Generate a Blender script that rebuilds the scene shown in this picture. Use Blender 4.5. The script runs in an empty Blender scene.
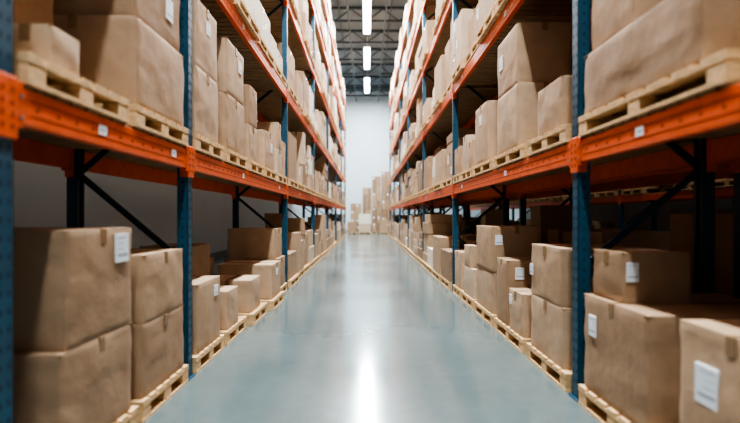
import bpy, bmesh, math, random
from mathutils import Vector, Matrix, noise

rng = random.Random(7)
C = bpy.context.scene.collection

# ------------------------------------------------------------------ materials
def new_mat(name, base=(0.5,0.5,0.5), rough=0.6, metal=0.0, var=0.0, scale=6.0, bump=0.0, bscale=40.0, stretch=(1,1,1), coat=0.0, rvar=0.0):
    m = bpy.data.materials.new(name); m.use_nodes = True
    nt = m.node_tree; b = nt.nodes["Principled BSDF"]
    b.inputs["Base Color"].default_value = (*base,1)
    b.inputs["Roughness"].default_value = rough
    b.inputs["Metallic"].default_value = metal
    b.inputs["Coat Weight"].default_value = coat
    tc = nt.nodes.new("ShaderNodeTexCoord")
    mp = nt.nodes.new("ShaderNodeMapping"); mp.inputs["Scale"].default_value = stretch
    nt.links.new(tc.outputs["Object"], mp.inputs["Vector"])
    if var > 0:
        n = nt.nodes.new("ShaderNodeTexNoise"); n.inputs["Scale"].default_value = scale
        n.inputs["Detail"].default_value = 6; n.inputs["Roughness"].default_value = 0.6
        nt.links.new(mp.outputs[0], n.inputs["Vector"])
        r = nt.nodes.new("ShaderNodeValToRGB")
        r.color_ramp.elements[0].position = 0.3; r.color_ramp.elements[1].position = 0.7
        r.color_ramp.elements[0].color = (*[c*(1-var) for c in base],1)
        r.color_ramp.elements[1].color = (*[min(1,c*(1+var)) for c in base],1)
        nt.links.new(n.outputs["Fac"], r.inputs["Fac"])
        nt.links.new(r.outputs["Color"], b.inputs["Base Color"])
        if rvar > 0:
            mr = nt.nodes.new("ShaderNodeMapRange")
            mr.inputs["To Min"].default_value = rough-rvar; mr.inputs["To Max"].default_value = rough+rvar
            nt.links.new(n.outputs["Fac"], mr.inputs["Value"]); nt.links.new(mr.outputs[0], b.inputs["Roughness"])
    if bump > 0:
        n2 = nt.nodes.new("ShaderNodeTexNoise"); n2.inputs["Scale"].default_value = bscale; n2.inputs["Detail"].default_value = 4
        nt.links.new(mp.outputs[0], n2.inputs["Vector"])
        bp = nt.nodes.new("ShaderNodeBump"); bp.inputs["Strength"].default_value = bump; bp.inputs["Distance"].default_value = 0.01
        nt.links.new(n2.outputs["Fac"], bp.inputs["Height"]); nt.links.new(bp.outputs[0], b.inputs["Normal"])
    return m

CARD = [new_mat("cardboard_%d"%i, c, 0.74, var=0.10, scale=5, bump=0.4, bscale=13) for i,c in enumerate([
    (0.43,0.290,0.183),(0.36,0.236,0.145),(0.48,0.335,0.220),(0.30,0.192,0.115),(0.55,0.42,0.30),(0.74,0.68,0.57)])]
TAPE = new_mat("packing_tape",(0.29,0.185,0.105),0.25)
LABEL = new_mat("label_paper",(0.78,0.83,0.88),0.5)
PRINT = new_mat("label_print",(0.40,0.44,0.50),0.6)
WOOD = new_mat("pallet_wood",(0.66,0.44,0.235),0.8,var=0.25,scale=7,bump=0.3,bscale=30,stretch=(1,2.5,6))
DECK = new_mat("deck_timber",(0.34,0.225,0.13),0.85,var=0.35,scale=5,bump=0.3,stretch=(1,6,1))
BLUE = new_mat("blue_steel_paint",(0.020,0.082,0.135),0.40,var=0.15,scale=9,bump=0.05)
DBLUE = new_mat("shaded_steel_paint",(0.012,0.032,0.05),0.45,var=0.1,scale=9)  # blue steel darkened: shade on braces and rear posts is in the colour
ORANGE = new_mat("orange_steel_paint",(0.74,0.115,0.026),0.4,var=0.12,scale=8,bump=0.05)
HOLE = new_mat("slot_shadow",(0.010,0.028,0.045),0.9)
HOLE_O = new_mat("beam_slot",(0.18,0.032,0.012),0.8)
STEEL = new_mat("galvanised_steel",(0.35,0.36,0.37),0.4,metal=0.8)
RED = new_mat("red_sticker",(0.55,0.03,0.02),0.5)
MATS = CARD + [TAPE,LABEL,PRINT,WOOD,DECK,BLUE,DBLUE,ORANGE,HOLE,HOLE_O,STEEL,RED]
MI = {m.name:i for i,m in enumerate(MATS)}
iT,iL,iP,iW,iD,iB,iDB,iO,iH,iHO,iS,iR = [MI[m.name] for m in (TAPE,LABEL,PRINT,WOOD,DECK,BLUE,DBLUE,ORANGE,HOLE,HOLE_O,STEEL,RED)]

# ------------------------------------------------------------------ mesh builder
class MB:
    def __init__(s): s.v=[]; s.f=[]; s.m=[]
    def box(s,x0,x1,y0,y1,z0,z1,mat):
        if x0>x1: x0,x1=x1,x0
        b=len(s.v)
        s.v += [(x0,y0,z0),(x1,y0,z0),(x1,y1,z0),(x0,y1,z0),(x0,y0,z1),(x1,y0,z1),(x1,y1,z1),(x0,y1,z1)]
        for f in ((0,3,2,1),(4,5,6,7),(0,1,5,4),(1,2,6,5),(2,3,7,6),(3,0,4,7)):
            s.f.append(tuple(b+i for i in f)); s.m.append(mat)
    def cham(s,x0,x1,y0,y1,z0,z1,mat,c=0.01):
        if x0>x1: x0,x1=x1,x0
        b=len(s.v); lo=(x0,y0,z0); hi=(x1,y1,z1)
        idx={}
        for sx in (0,1):
            for sy in (0,1):
                for sz in (0,1):
                    sg=(sx,sy,sz)
                    for ax in range(3):
                        p=[]
                        for k in range(3):
                            e = hi[k] if sg[k] else lo[k]
                            if k!=ax: e += -c if sg[k] else c
                            p.append(e)
                        idx[(sg,ax)]=len(s.v); s.v.append(tuple(p))
        def F(l,flip=False):
            if flip: l=l[::-1]
            s.f.append(tuple(l)); s.m.append(mat)
        cen=Vector(((x0+x1)/2,(y0+y1)/2,(z0+z1)/2))
        def FO(l):
            P=[Vector(s.v[i]) for i in l]
            n=(P[1]-P[0]).cross(P[2]-P[1])
            m=sum(P,Vector())/len(P)-cen
            F(l, n.dot(m)<0)
        for ax in range(3):
            o=[k for k in range(3) if k!=ax]
            for e in (0,1):
                l=[]
                for a,bb in ((0,0),(1,0),(1,1),(0,1)):
                    sg=[0,0,0]; sg[ax]=e; sg[o[0]]=a; sg[o[1]]=bb
                    l.append(idx[(tuple(sg),ax)])
                FO(l)
            for a in (0,1):
                for bb in (0,1):
                    g0=[0,0,0]; g0[o[0]]=a; g0[o[1]]=bb; g1=list(g0); g1[ax]=1
                    g0=tuple(g0); g1=tuple(g1)
                    FO([idx[(g0,o[0])],idx[(g1,o[0])],idx[(g1,o[1])],idx[(g0,o[1])]])
        for sx in (0,1):
            for sy in (0,1):
                for sz in (0,1):
                    FO([idx[((sx,sy,sz),a)] for a in range(3)])
    def bar(s,p0,p1,w,h,mat):
        p0=Vector(p0); p1=Vector(p1); d=(p1-p0).normalized()
        a=d.cross(Vector((0,1,0)))
        if a.length<0.01: a=d.cross(Vector((1,0,0)))
        a.normalize(); c=d.cross(a).normalized()
        b=len(s.v)
        for p in (p0,p1):
            for u,v in ((-1,-1),(1,-1),(1,1),(-1,1)):
                s.v.append(tuple(p+a*u*w/2+c*v*h/2))
        for f in ((0,3,2,1),(4,5,6,7),(0,1,5,4),(1,2,6,5),(2,3,7,6),(3,0,4,7)):
            s.f.append(tuple(b+i for i in f)); s.m.append(mat)
    def mesh(s,name):
        me=bpy.data.meshes.new(name); me.from_pydata(s.v,[],s.f)
        used=sorted(set(s.m)); rm={u:i for i,u in enumerate(used)}
        for u in used: me.materials.append(MATS[u])
        me.polygons.foreach_set("material_index",[rm[i] for i in s.m]); me.update()
        bm=bmesh.new(); bm.from_mesh(me); bmesh.ops.recalc_face_normals(bm,faces=bm.faces); bm.to_mesh(me); bm.free()
        return me
    def obj(s,name,loc=(0,0,0)):
        o=bpy.data.objects.new(name,s.mesh(name)); o.location=loc; C.objects.link(o); return o

# ------------------------------------------------------------------ pallets
PH=0.14
def pallet_into(mb,x0,x1,y0,y1,z,full=True):
    if x0>x1: x0,x1=x1,x0
    w=y1-y0; d=x1-x0
    n=7 if full else 5
    bw=w/n*0.78
    for i in range(n):
        yy=y0+(w-bw)*i/(n-1)
        mb.box(x0,x1,yy,yy+bw,z+0.120,z+PH,iW)
    for k in range(3):
        xx=x0+(d-0.10)*k/2
        mb.box(xx,xx+0.10,y0,y1,z+0.098,z+0.1195,iW)
        mb.box(xx,xx+0.10,y0,y1,z,z+0.021,iW)
        for j in range(3):
            yy=y0+0.003+(w-0.126)*j/2
            mb.box(xx+0.003,xx+0.097,yy,yy+0.12,z+0.021,z+0.098,iW)
pcache={}
def pallet(x0,x1,y0,y1,z):
    if x0>x1: x0,x1=x1,x0
    key=(round(x1-x0,3),round(y1-y0,3))
    if key not in pcache:
        mb=MB(); pallet_into(mb,-key[0]/2,key[0]/2,-key[1]/2,key[1]/2,0); pcache[key]=mb.mesh("wooden_pallet")
    o=bpy.data.objects.new("wooden_pallet",pcache[key]); o.location=((x0+x1)/2,(y0+y1)/2,z); C.objects.link(o); return o

# ------------------------------------------------------------------ cartons
def carton(s,X0,d0,d1,y0,y1,z0,z1,card=None,label=None,rot=0.0,tape=True):
    """near carton: worn, bulged body with flaps, tape and shipping label. s=-1 left rack, +1 right rack.
    label = (face, u, v, w, h): face 'a' aisle side or 'c' camera side, u,v fraction of face centre"""
    xa=s*(X0+d0); xb=s*(X0+d1)
    if xa>xb: xa,xb=xb,xa
    sx=xb-xa; sy=y1-y0; sz=z1-z0
    if card is None: card=rng.choice([0,1,2,3,0,2])
    bm=bmesh.new(); bmesh.ops.create_cube(bm,size=1.0)
    bmesh.ops.subdivide_edges(bm,edges=bm.edges[:],cuts=13,use_grid_fill=True)
    sd=Vector((rng.uniform(0,50),rng.uniform(0,50),rng.uniform(0,50)))
    for v in bm.verts:
        p=v.co.copy(); q=Vector((p.x*sx,p.y*sy,p.z*sz))
        fx=1-(2*p.x)**2; fy=1-(2*p.y)**2; fz=1-(2*p.z)**2
        nx=noise.noise(q*3.2+sd)+.6*noise.noise(q*9+sd)
        cr=-.005*max(0,1-abs(noise.noise(q*2.3+sd*1.7))*14)
        if abs(p.x)>0.499: q.x+=math.copysign(1,p.x)*(0.008*fy*fz*1.0+nx*0.007*min(1,4*fy)*min(1,4*fz)-0.004+cr*min(1,4*fy*fz))
        if abs(p.y)>0.499: q.y+=math.copysign(1,p.y)*(0.008*fx*fz*1.0+nx*0.007*min(1,4*fx)*min(1,4*fz)-0.004+cr*min(1,4*fx*fz))
        if p.z>0.499: q.z+= -0.003 + min(0,nx*0.008)*1.0
        if abs(p.x)>.499 and abs(p.y)>.499: 
            k=0.005+0.008*noise.noise(q*7+sd)
            q.x-=math.copysign(k,p.x); q.y-=math.copysign(k,p.y)
        q.z=max(-sz/2,q.z); v.co=q+Vector((0,0,sz/2))
    for f in bm.faces: f.smooth=True; f.material_index=0
    me=bpy.data.meshes.new("cardboard_box"); bm.to_mesh(me); bm.free()
    mb=MB()
    hx,hy=sx/2,sy/2
    if sy>=sx:
        mb.box(-hx+.004,-.003,-hy+.004,hy-.004,sz-.004,sz-.0008,card); mb.box(.003,hx-.004,-hy+.004,hy-.004,sz-.004,sz-.0008,card)
        if tape:
            mb.box(-.027,.027,-hy-.001,hy+.001,sz-.002,sz-.0003,iT)
            mb.box(-.027,.027,-hy-.0055,-hy+.004,sz-.085,sz-.001,iT); mb.box(-.027,.027,hy-.004,hy+.0055,sz-.085,sz-.001,iT)
    else:
        mb.box(-hx+.004,hx-.004,-hy+.004,-.003,sz-.004,sz-.0008,card); mb.box(-hx+.004,hx-.004,.003,hy-.004,sz-.004,sz-.0008,card)
        if tape:
            mb.box(-hx-.001,hx+.001,-.027,.027,sz-.002,sz-.0003,iT)
            mb.box(-hx-.0055,-hx+.004,-.027,.027,sz-.085,sz-.001,iT); mb.box(hx-.004,hx+.0055,-.027,.027,sz-.085,sz-.001,iT)
    if label:
        for lab in (label if isinstance(label,list) else [label]):
            face,u,v,w,h=lab
            zc=sz*v
            lines=((.7,.02),(.45,.012),(.6,.012),(.8,.05))
            if face=='a':
                yc=-hy+sy*u; e=-s*hx; o=-s
                mb.box(e-o*.002,e+o*.0095,yc-w/2,yc+w/2,zc-h/2,zc+h/2,iL)
                for k,(l,t) in enumerate(lines):
                    zz=zc+h*(.36-.2*k); t=t*h*1.1
                    mb.box(e,e+o*.0102,yc-w/2+w*.08,yc-w/2+w*(.08+l),zz-t,zz+t,iP)
            else:
                xc=-hx*1+sx*u; e=-hy
                mb.box(xc-w/2,xc+w/2,e-.0095,e+.002,zc-h/2,zc+h/2,iL)
                for k,(l,t) in enumerate(lines):
                    zz=zc+h*(.36-.2*k); t=t*h*1.1
                    mb.box(xc-w/2+w*.08,xc-w/2+w*(.08+l),e-.0102,e,zz-t,zz+t,iP)
    ex=mb.mesh("x")
    bm=bmesh.new(); bm.from_mesh(me); n0=len(bm.faces)
    bm.from_mesh(ex); bm.faces.ensure_lookup_table()
    for f in bm.faces[n0:]: f.material_index+=1
    bm.to_mesh(me); bm.free()
    me.materials.append(CARD[card])
    for m in ex.materials: me.materials.append(m)
    bpy.data.meshes.remove(ex)
    o=bpy.data.objects.new("cardboard_box",me); o.location=((xa+xb)/2,(y0+y1)/2,z0); o.rotation_euler=(0,0,rot); C.objects.link(o)
    bv=o.modifiers.new("edge_wear","BEVEL"); bv.width=.004; bv.segments=2; bv.limit_method='ANGLE'; bv.angle_limit=math.radians(50)
    return o

WT_LOW=[4,4,5,4,3,1]; WT_HIGH=[3,2,5,1,6,5]  # WT_HIGH favours pale card: overhead brightness painted into upper-level boxes
def far_carton(mb,xa,xb,y0,y1,z0,z1,s,detail=True,card=None):
    if xa>xb: xa,xb=xb,xa
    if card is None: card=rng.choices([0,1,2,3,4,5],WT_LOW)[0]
    mb.cham(xa,xb,y0,y1,z0,z1,card,.008)
    if not detail: return
    xf = xa if s>0 else xb; o=-s
    xc=(xa+xb)/2; yc=(y0+y1)/2
    if rng.random()<.6:
        mb.box(xa-.002,xb+.002,yc-.027,yc+.027,z1-.08,z1+.0015,iT)
    else:
        mb.box(xc-.027,xc+.027,y0-.002,y1+.002,z1-.08,z1+.0015,iT)
    if rng.random()<.45:
        w=rng.uniform(.08,.15); h=w*1.3
        if y1-y0>w*1.5 and z1-z0>h*1.4:
            yy=rng.uniform(y0+w,y1-w); zz=rng.uniform(z0+(z1-z0)*.45,z1-h*.6)
            if zz>z0+h*.6:
                mb.box(xf-o*.001,xf+o*.003,yy-w/2,yy+w/2,zz-h/2,zz+h/2,iL)
                mb.box(xf,xf+o*.0035,yy-w*.35,yy+w*.25,zz+h*.1,zz+h*.25,iP)
    if rng.random()<.3:
        w=.1; h=.13
        if xb-xa>.25 and z1-z0>.22:
            xx=rng.uniform(xa+w,xb-w)
            mb.box(xx-w/2,xx+w/2,y0-.003,y0+.001,z1-h-.05,z1-.05,iL)

def load(mb,s,X0,y0,y1,z,hmax,detail=True,full=0.55,wt=WT_LOW):
    xf=X0+rng.uniform(-.02,.05); depth=rng.uniform(.88,.98)
    H=hmax*(rng.uniform(full,1.0))
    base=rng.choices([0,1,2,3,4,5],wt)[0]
    ny=rng.choice([1,1,2]); nx=rng.choice([1,2,2])
    ys=[y0+(y1-y0)*i/ny for i in range(ny+1)]
    if ny==2: ys[1]+=rng.uniform(-.12,.12)
    xs=[xf+depth*i/nx for i in range(nx+1)]
    for a in range(ny):
        Hc=H*rng.uniform(.45,1.0) if rng.random()<.55 else H
        for b in range(nx):
            zz=z; Hd=Hc*rng.uniform(.7,1.05); Hd=min(Hd,hmax)
            nl=max(1,round(Hd/rng.choice([.25,.35,.45,.6,.7])))
            hs=[rng.uniform(.7,1.3) for _ in range(nl)]; t=sum(hs)
            for l in range(nl):
                hh=Hd*hs[l]/t
                j=rng.uniform(0,.06) if l else rng.uniform(0,.02)
                j2=rng.uniform(0,.04)
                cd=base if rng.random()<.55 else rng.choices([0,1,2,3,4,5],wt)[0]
                far_carton(mb,s*(xs[b]+.006+j),s*(xs[b+1]-.006-j2),ys[a]+.008+j2,ys[a+1]-.008-j,zz,zz+hh-.002,s,detail,cd)
                zz+=hh

# ------------------------------------------------------------------ racking
LV=[1.82,3.59,5.36,7.13,8.90]; BH=.16; DK=.02
def rack(name,s,X0,ys,levels=LV,top=9.5,near=16.0):
    mb=MB()
    X=lambda d: s*(X0+d)
    def post(d0,y,fmat,front):
        w=.05
        e=d0 if front else d0+.09
        f=1 if front else -1
        mb.box(X(e),X(e+f*.004),y-w,y+w,0.012,top,fmat)
        for q in (-1,1):
            mb.box(X(e+f*.0),X(e+f*.09),y+q*w,y+q*(w-.004),0.012,top,fmat)
            mb.box(X(e+f*.086),X(e+f*.09),y+q*(w-.004),y+q*(w-.03),0.012,top,fmat)
        mb.box(X(d0-.02),X(d0+.11),y-.075,y+.075,0,.012,fmat)
        for q in (-1,1):
            mb.box(X(d0+.03),X(d0+.05),y+q*.058,y+q*.070,.012,.03,iS)
        if y<near:
            z=.12
            hmax=4.5 if y<10 else 6
            while z<min(top,hmax):
                for q in (-1,1):
                    mb.box(X(e-f*.0008),X(e+f*.001),y+q*.024-.006,y+q*.024+.006,z,z+.026,iH)
                mb.box(X(e+f*.038),X(e+f*.052),y-w-.0008,y-w+.001,z,z+.018,iH)
                z+=.075
    for y in ys:
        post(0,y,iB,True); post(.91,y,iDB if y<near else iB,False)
        z=.26; k=0
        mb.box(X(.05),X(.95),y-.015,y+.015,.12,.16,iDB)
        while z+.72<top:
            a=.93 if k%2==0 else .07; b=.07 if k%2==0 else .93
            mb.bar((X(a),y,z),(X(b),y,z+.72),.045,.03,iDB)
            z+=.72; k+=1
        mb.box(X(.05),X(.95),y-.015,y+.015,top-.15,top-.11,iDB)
    for zc in levels:
        for i in range(len(ys)-1):
            a=ys[i]+.05; b=ys[i+1]-.05
            for d in (0,1):
                if d==0: xa,xb=X(-.004),X(.05)
                else: xa,xb=X(.95),X(1.004)
                mb.cham(xa,xb,a,b,zc-BH/2,zc+BH/2,iO,.006)
                if d==0 and a<near:
                    mb.box(X(-.0055),X(0),a+.1,b-.1,zc+.030,zc+.034,iHO)
                    mb.box(X(-.0055),X(0),a+.1,b-.1,zc-.034,zc-.030,iHO)
            yy=a+.02
            while yy<b-.11:
                mb.box(X(.006),X(.994),yy,yy+.11,zc+BH/2,zc+BH/2+DK,iD)
                yy+=.135
        for j,y in enumerate(ys):
            for f,e in ((1,-.012),(-1,1.012)):
                mb.cham(X(e),X(e+f*.075),y-.064,y+.064,zc-.15,zc+.11,iO,.005)
                for q in (-1,1):
                    mb.cham(X(e+f*.004),X(e+f*.06),y+q*.06,y+q*.105,zc-.10,zc+.10,iO,.005)
                if f==1 and y<near:
                    for zz in (-.11,-.06,-.01,.04):
                        for q in (-1,1):
                            mb.box(X(e-.002),X(e+.002),y+q*.03-.006,y+q*.03+.006,zc+zz,zc+zz+.022,iHO)
                    for q in (-1,1):
                        mb.box(X(e-.003),X(e+.004),y+q*.085-.008,y+q*.085+.008,zc+.03,zc+.046,iS)
                        mb.box(X(e-.003),X(e+.004),y+q*.085-.008,y+q*.085+.008,zc-.06,zc-.044,iS)
        for i in range(len(ys)-1):
            if ys[i]<near and zc<4:
                a=ys[i]+.2
                while a<ys[i+1]-.2:
                    mb.box(X(-.0058),X(0),a-.008,a+.008,zc-.008,zc+.008,iHO); a+=.15
                for fr in (.35,.83):
                    yy=ys[i]+(ys[i+1]-ys[i])*fr
                    mb.box(X(-.0075),X(0),yy-.04,yy+.04,zc-.02,zc+.035,iL)
                    mb.box(X(-.0082),X(0),yy-.03,yy+.02,zc+.0,zc+.016,iP)
    return mb.obj(name)

LX=1.475; RX=1.540; R2X=2.75; R3X=7.0
LYS=[-3.1,2.035,4.17,9.26,14.1,19.2,24.3,29.4,34.5]
RYS=[-1.5,3.70,8.98,13.86,19.0,24.1,29.2,34.3]
rack("pallet_rack",-1,LX,LYS); rack("pallet_rack",1,RX,RYS)
rack("pallet_rack",1,R2X,RYS,near=-5); rack("pallet_rack",1,R3X,RYS,near=-5)

def fill(name,s,X0,ys,levels,y_from,detail=True,y_to=99,skip=0.0,fullg=.62):
    mb=MB()
    for li in levels:
        z=0 if li==0 else LV[li-1]+BH/2+DK
        hm=1.38 if li<5 else 1.1
        if li==0: hm=1.42
        for i in range(len(ys)-1):
            a=ys[i]+.09; b=ys[i+1]-.09
            n=max(1,int((b-a)/1.0)); w=(b-a)/n
            for k in range(n):
                y0=a+k*w+.03; y1=a+(k+1)*w-.03
                if y0<y_from or y1>y_to: continue
                if rng.random()<skip: continue
                off=rng.uniform(-.06,.0)
                pallet_into(mb,s*(X0+off),s*(X0+off+1.04),y0,y1,z,full=False)
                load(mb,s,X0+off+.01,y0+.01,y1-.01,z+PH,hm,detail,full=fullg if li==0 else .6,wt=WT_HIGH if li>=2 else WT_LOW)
    return mb.obj(name)
fill("palletized_cardboard_boxes",-1,LX,LYS,[0,1],9.2); fill("palletized_cardboard_boxes",-1,LX,LYS,[2,3,4,5],-1)
fill("palletized_cardboard_boxes",1,RX,RYS,[0,1],8.95); fill("palletized_cardboard_boxes",1,RX,RYS,[2,3,4,5],-1.6)
fill("palletized_cardboard_boxes",1,R2X,RYS,[0,1,2,3,4,5],-1.6,False,skip=.1,fullg=.6)
fill("palletized_cardboard_boxes",1,R3X,RYS,[0,1,2,3,4,5],-1.6,False,skip=.15)

# ------------------------------------------------------------------ near loads
Z1=LV[0]+BH/2+DK; ZB=Z1+PH
def P(s,y0,y1,z,off=0.0,depth=1.02):
    X0=(LX if s<0 else RX)-.02+off
    pallet(s*X0,s*(X0+depth),y0,y1,z)
def B(s,d0,d1,y0,y1,z0,z1,**k):
    return carton(s,(LX if s<0 else RX),d0,d1,y0,y1,z0,z1,**k)
g=PH
# left, floor
P(-1,1.0,1.95,0); B(-1,.02,.9,1.05,1.9,g,.8)
P(-1,2.27,3.19,0); B(-1,0,.88,2.40,3.16,g,.68,card=1); B(-1,.0,.84,2.45,3.15,.68,1.28,card=1,label=('a',.79,.80,.15,.17))
P(-1,3.25,4.08,0); B(-1,0,.85,3.29,4.05,g,.63,card=1); B(-1,.0,.8,3.31,4.03,.63,1.09,card=0)
P(-1,4.27,5.12,0); B(-1,0,.7,4.35,5.05,g,.75,card=0,label=('a',.75,.8,.1,.1))
P(-1,5.2,6.05,0); B(-1,.0,.35,5.3,5.75,g,.55,card=2); B(-1,.38,.96,5.25,5.95,g,.6,card=1); B(-1,.38,.95,5.3,5.95,.6,1.03,card=3)
P(-1,6.15,7.0,0,-.06); B(-1,-.03,.55,6.2,6.8,g,.55,card=2); B(-1,.6,.94,6.2,6.8,g,.8,card=3)
P(-1,7.12,8.05,0,-.12); B(-1,-.1,.7,7.25,8.0,g,.64,card=2,label=('a',.5,.75,.1,.1))
P(-1,8.2,9.12,0); B(-1,0,.9,8.28,9.05,g,.64,card=1); B(-1,.05,.85,8.3,9.0,.64,1.14,card=0)
# left, first beam level
P(-1,1.0,1.95,Z1); B(-1,.02,.9,1.05,1.9,ZB,ZB+.7)
P(-1,2.15,3.06,Z1); B(-1,.02,.26,2.36,2.62,ZB,ZB+.2,card=2); B(-1,.36,.95,2.2,2.95,ZB,ZB+.75,card=1)
P(-1,3.16,4.08,Z1); B(-1,.0,.82,3.2,4.05,ZB,ZB+.58,card=0); B(-1,.02,.8,3.22,4.03,ZB+.58,ZB+1.2,card=1,label=('a',.68,.42,.12,.16))
P(-1,4.27,5.1,Z1); B(-1,0,.8,4.3,4.98,ZB,ZB+.6,card=2); B(-1,0,.8,4.32,4.95,ZB+.6,ZB+1.2,card=2,label=('a',.5,.7,.1,.12))
P(-1,5.2,6.12,Z1); B(-1,0,.8,5.25,6.05,ZB,ZB+.6,card=0); B(-1,0,.8,5.27,6.02,ZB+.6,ZB+1.18,card=2,label=('a',.7,.7,.12,.14))
P(-1,6.22,7.08,Z1); B(-1,0,.8,6.26,6.75,ZB,ZB+.45,card=2); B(-1,0,.8,6.28,6.75,ZB+.45,ZB+.95,card=1); B(-1,.1,.8,6.79,7.05,ZB,ZB+.6,card=4)
P(-1,7.16,8.08,Z1); B(-1,0,.8,7.25,8.0,ZB,ZB+.55,card=2,label=('a',.6,.6,.12,.14))
P(-1,8.2,9.12,Z1); B(-1,0,.8,8.25,8.65,ZB,ZB+.42,card=4); B(-1,0,.8,8.69,9.08,ZB,ZB+.6,card=2); B(-1,0,.8,8.27,8.63,ZB+.42,ZB+.85,card=2)
# right, floor
P(1,1.55,2.55,0); B(1,0,.9,1.75,2.48,g,.84,card=0,label=('a',.70,.63,.15,.18))
P(1,2.63,3.6,0); B(1,0,.95,2.74,3.57,g,.80,card=1,label=('a',.80,.70,.10,.14)); B(1,.05,.50,3.13,3.53,.80,1.12,card=1,label=('c',.13,.62,.075,.12),rot=.04)
P(1,3.83,4.78,0); B(1,0,.85,3.93,4.72,g,.62,card=2); B(1,0,.8,3.96,4.72,.62,1.09,card=0,label=('a',.93,.5,.07,.10))
P(1,4.9,5.98,0); B(1,0,.6,4.95,5.44,g,.57,card=2,label=('a',.8,.75,.08,.1)); B(1,.0,.7,5.5,5.95,g,.86,card=1,label=('c',.2,.8,.1,.13)); B(1,.64,.98,4.97,5.44,g,.9,card=3)
P(1,6.07,7.1,0); B(1,0,.9,6.13,7.05,g,.67,card=2); B(1,-.01,.6,6.12,7.03,.67,1.22,card=0,label=('c',.14,.7,.09,.12))
P(1,7.2,8.08,0); B(1,0,.5,7.25,8.0,g,.57,card=4); B(1,.52,.96,7.25,8.0,g,.9,card=1); B(1,.0,.42,7.5,7.95,.57,.9,card=2)
P(1,8.16,8.86,0); B(1,0,.8,8.2,8.82,g,.75,card=2)
# right, first beam level
P(1,1.0,2.0,Z1); B(1,.02,.9,1.05,1.9,ZB,ZB+.6)
P(1,2.12,3.6,Z1); B(1,0,.5,2.3,3.57,ZB,ZB+.42,card=1); B(1,.03,.5,2.95,3.52,ZB+.42,ZB+1.0,card=0); B(1,.54,.98,2.2,3.5,ZB,ZB+.8,card=2)
P(1,3.83,4.76,Z1); B(1,.02,.5,4.0,4.6,ZB,ZB+.42,card=0); B(1,.53,.97,4.0,4.6,ZB,ZB+.38,card=4)
P(1,4.86,6.0,Z1); B(1,0,.58,5.1,5.95,ZB,ZB+.66,card=2); B(1,.0,.57,5.12,5.93,ZB+.66,ZB+1.28,card=0,label=('a',.75,.6,.12,.16)); B(1,.62,.97,5.1,5.9,ZB,ZB+.7,card=1)
P(1,6.1,7.2,Z1); B(1,0,.8,6.42,7.14,ZB,ZB+.78,card=2,label=('a',.5,.75,.12,.14)); 
P(1,7.28,8.1,Z1); B(1,0,.7,7.32,7.68,ZB,ZB+.4,card=2); B(1,0,.7,7.72,8.06,ZB,ZB+.55,card=4)
P(1,8.17,8.86,Z1); B(1,0,.7,8.2,8.82,ZB,ZB+.45,card=0); 

# ------------------------------------------------------------------ boxes at the end wall
mb=MB()
yb=39.2
for (x0,x1,h) in ((-1.3,-.45,2.0),(-.35,.35,3.0),(.4,1.1,4.3),(1.15,1.95,4.8)):
    pallet_into(mb,x0,x1,yb,yb+1.1,0,False)
    z=PH
    while z<h:
        hh=rng.uniform(.45,.7)
        mid=x0+(x1-x0)*rng.uniform(.4,.6)
        for a,b in ((x0,mid),(mid,x1)):
            mb.cham(a+.01,b-.01,yb+.03,yb+1.05,z,z+hh-.004,rng.choice([0,1,3,3]),.01)
            if rng.random()<.4: mb.box(a+.08,a+.2,yb+.026,yb+.03,z+hh-.22,z+hh-.08,iL)
        z+=hh
for (x0,x1,h,c) in ((-1.5,-.75,.9,1),(.95,1.6,1.1,0),(-.65,.3,.75,4),(-.65,.3,1.5,5)):
    if h<1.2 : pallet_into(mb,x0,x1,yb-1.6,yb-.6,0,False)
    mb.cham(x0+.02,x1-.02,yb-1.57,yb-.62,PH if h<1.2 else .76,h,c,.01)
mb.obj("palletized_cardboard_boxes")

# ------------------------------------------------------------------ room shell
def floor_mat():
    m=bpy.data.materials.new("polished_concrete"); m.use_nodes=True; nt=m.node_tree; b=nt.nodes["Principled BSDF"]
    tc=nt.nodes.new("ShaderNodeTexCoord")
    n=nt.nodes.new("ShaderNodeTexNoise"); n.inputs["Scale"].default_value=.5; n.inputs["Detail"].default_value=6; n.inputs["Roughness"].default_value=.55
    n2=nt.nodes.new("ShaderNodeTexNoise"); n2.inputs["Scale"].default_value=9; n2.inputs["Detail"].default_value=6
    nt.links.new(tc.outputs["Object"],n.inputs["Vector"]); nt.links.new(tc.outputs["Object"],n2.inputs["Vector"])
    mx=nt.nodes.new("ShaderNodeMath"); mx.operation='MULTIPLY_ADD'; mx.inputs[1].default_value=.25
    nt.links.new(n2.outputs["Fac"],mx.inputs[0]); nt.links.new(n.outputs["Fac"],mx.inputs[2])
    r=nt.nodes.new("ShaderNodeValToRGB"); r.color_ramp.elements[0].position=.38; r.color_ramp.elements[1].position=.85
    r.color_ramp.elements[0].color=(.105,.140,.142,1); r.color_ramp.elements[1].color=(.155,.200,.202,1)
    nt.links.new(mx.outputs[0],r.inputs[0]); nt.links.new(r.outputs[0],b.inputs["Base Color"])
    mr=nt.nodes.new("ShaderNodeMapRange"); mr.inputs["From Min"].default_value=.35; mr.inputs["From Max"].default_value=.9
    mr.inputs["To Min"].default_value=.10; mr.inputs["To Max"].default_value=.22
    nt.links.new(mx.outputs[0],mr.inputs["Value"]); nt.links.new(mr.outputs[0],b.inputs["Roughness"])
    b.inputs["IOR"].default_value=1.7
    bp=nt.nodes.new("ShaderNodeBump"); bp.inputs["Strength"].default_value=.02; bp.inputs["Distance"].default_value=.01
    nt.links.new(n2.outputs["Fac"],bp.inputs["Height"]); nt.links.new(bp.outputs[0],b.inputs["Normal"])
    return m
WALL=new_mat("painted_wall",(.66,.74,.78),.7,var=.03,scale=.6)
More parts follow.
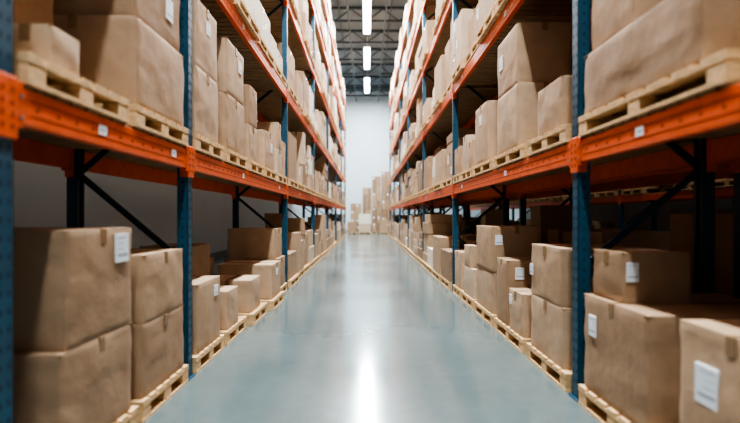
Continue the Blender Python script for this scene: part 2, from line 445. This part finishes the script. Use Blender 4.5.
CEIL=new_mat("ceiling_sheet",(.14,.16,.175),.7,var=.08,scale=1.5)
TRUSS=new_mat("roof_steel",(.05,.06,.07),.5)
HOUS=new_mat("lamp_housing",(.6,.62,.64),.4)
TRIM=new_mat("baseboard_paint",(.25,.27,.29),.6)
def slab(name,x0,x1,y0,y1,z0,z1,mat):
    bm=bmesh.new(); bmesh.ops.create_cube(bm,size=1)
    for v in bm.verts: v.co=Vector((x0+(v.co.x+.5)*(x1-x0),y0+(v.co.y+.5)*(y1-y0),z0+(v.co.z+.5)*(z1-z0)))
    me=bpy.data.meshes.new(name); bm.to_mesh(me); bm.free(); me.materials.append(mat)
    o=bpy.data.objects.new(name,me); C.objects.link(o); return o
WXL=-4.8; WXR=10.5; YB=42.0; YF=-9.0; HC=11.8
slab("floor",WXL-.2,WXR+.2,YF,YB+.2,-.2,0,floor_mat())
slab("wall_back",WXL-.2,WXR+.2,YB,YB+.2,0,HC,WALL)
slab("wall_left",WXL-.2,WXL,YF,YB,0,HC,WALL)
slab("wall_right",WXR,WXR+.2,YF,YB,0,HC,WALL)
slab("ceiling",WXL-.2,WXR+.2,YF,YB+.2,HC,HC+.2,CEIL)
slab("baseboard_back",WXL,WXR,YB-.02,YB,0,.2,TRIM)
slab("baseboard_left",WXL,WXL+.02,YF,YB-.02,0,.2,TRIM)
slab("baseboard_right",WXR-.02,WXR,YF,YB-.02,0,.2,TRIM)

mb=MB(); MATS.append(TRUSS); iTR=len(MATS)-1
y=-6.0
while y<41.5:
    mb.box(WXL,WXR,y-.06,y+.06,HC-.12,HC,iTR)
    mb.box(WXL,WXR,y-.05,y+.05,HC-.75,HC-.66,iTR)
    x=WXL; k=0
    while x+.8<=WXR+.01:
        a,b=(HC-.1,HC-.7) if k%2 else (HC-.7,HC-.1)
        mb.bar((x,y,a),(x+.8,y,b),.05,.05,iTR); x+=.8; k+=1
    y+=3.1
x=WXL+.8
while x<WXR:
    mb.box(x-.035,x+.035,YF,YB,HC-.12,HC-.02,iTR); x+=1.3
for x in (-.9,.9):
    mb.box(x-.04,x+.04,YF,YB,HC-.86,HC-.76,iTR)
mb.obj("roof_truss_framework")

# ------------------------------------------------------------------ lamps
EM=bpy.data.materials.new("lamp_diffuser"); EM.use_nodes=True
nt=EM.node_tree; nt.nodes.clear(); e=nt.nodes.new("ShaderNodeEmission"); oo=nt.nodes.new("ShaderNodeOutputMaterial")
e.inputs["Color"].default_value=(.93,.97,1,1); e.inputs["Strength"].default_value=20; nt.links.new(e.outputs[0],oo.inputs[0])
MATS.append(HOUS); iHS=len(MATS)-1; MATS.append(EM); iE=len(MATS)-1
lm=MB()
lm.cham(-.2,.2,-2.05,2.05,.02,.10,iHS,.015); lm.box(-.16,.16,-2.0,2.0,-.03,.02,iE)
for yy in (-1.5,1.5): lm.box(-.01,.01,yy-.01,yy+.01,.1,.866,iHS)
lme=lm.mesh("linear_high_bay_lamp")
def lamp(x,y,pw):
    o=bpy.data.objects.new("linear_high_bay_lamp",lme); o.location=(x,y,HC-.87); C.objects.link(o)
    L=bpy.data.lights.new("lamp_light","AREA"); L.shape='RECTANGLE'; L.size=.34; L.size_y=4.0; L.energy=pw; L.color=(.90,.965,1)
    lo=bpy.data.objects.new("lamp_light",L); lo.parent=o; lo.location=(0,0,-.04); C.objects.link(lo)
for i in range(-4,3):
    lamp(0,24.2+i*6.3,1200)
for y in (2,12,22,32): lamp(-3.65,y,50)  # unseen lamp row, added to light the gap by the left wall
for y in (2,12,22,32): lamp(5.3,y,170)  # unseen second-aisle row, added; helps brighten the upper levels
W=bpy.data.worlds.new("world"); bpy.context.scene.world=W; W.use_nodes=True
W.node_tree.nodes["Background"].inputs[0].default_value=(.82,.93,1,1); W.node_tree.nodes["Background"].inputs[1].default_value=.45

# ------------------------------------------------------------------ camera
cam=bpy.data.cameras.new("camera"); co=bpy.data.objects.new("camera",cam); C.objects.link(co)
co.location=(0,0,1.35); co.rotation_euler=(math.radians(90),0,0)
cam.sensor_width=36; cam.lens=500/740*36; cam.shift_x=3/740; cam.shift_y=4.5/740
cam.dof.use_dof=True; cam.dof.focus_distance=6.8; cam.dof.aperture_fstop=.75
bpy.context.scene.camera=co
vs=bpy.context.scene.view_settings
vs.view_transform='AgX'
try: vs.look='AgX - High Contrast'
except Exception as ex: print(ex)
vs.exposure=-.16
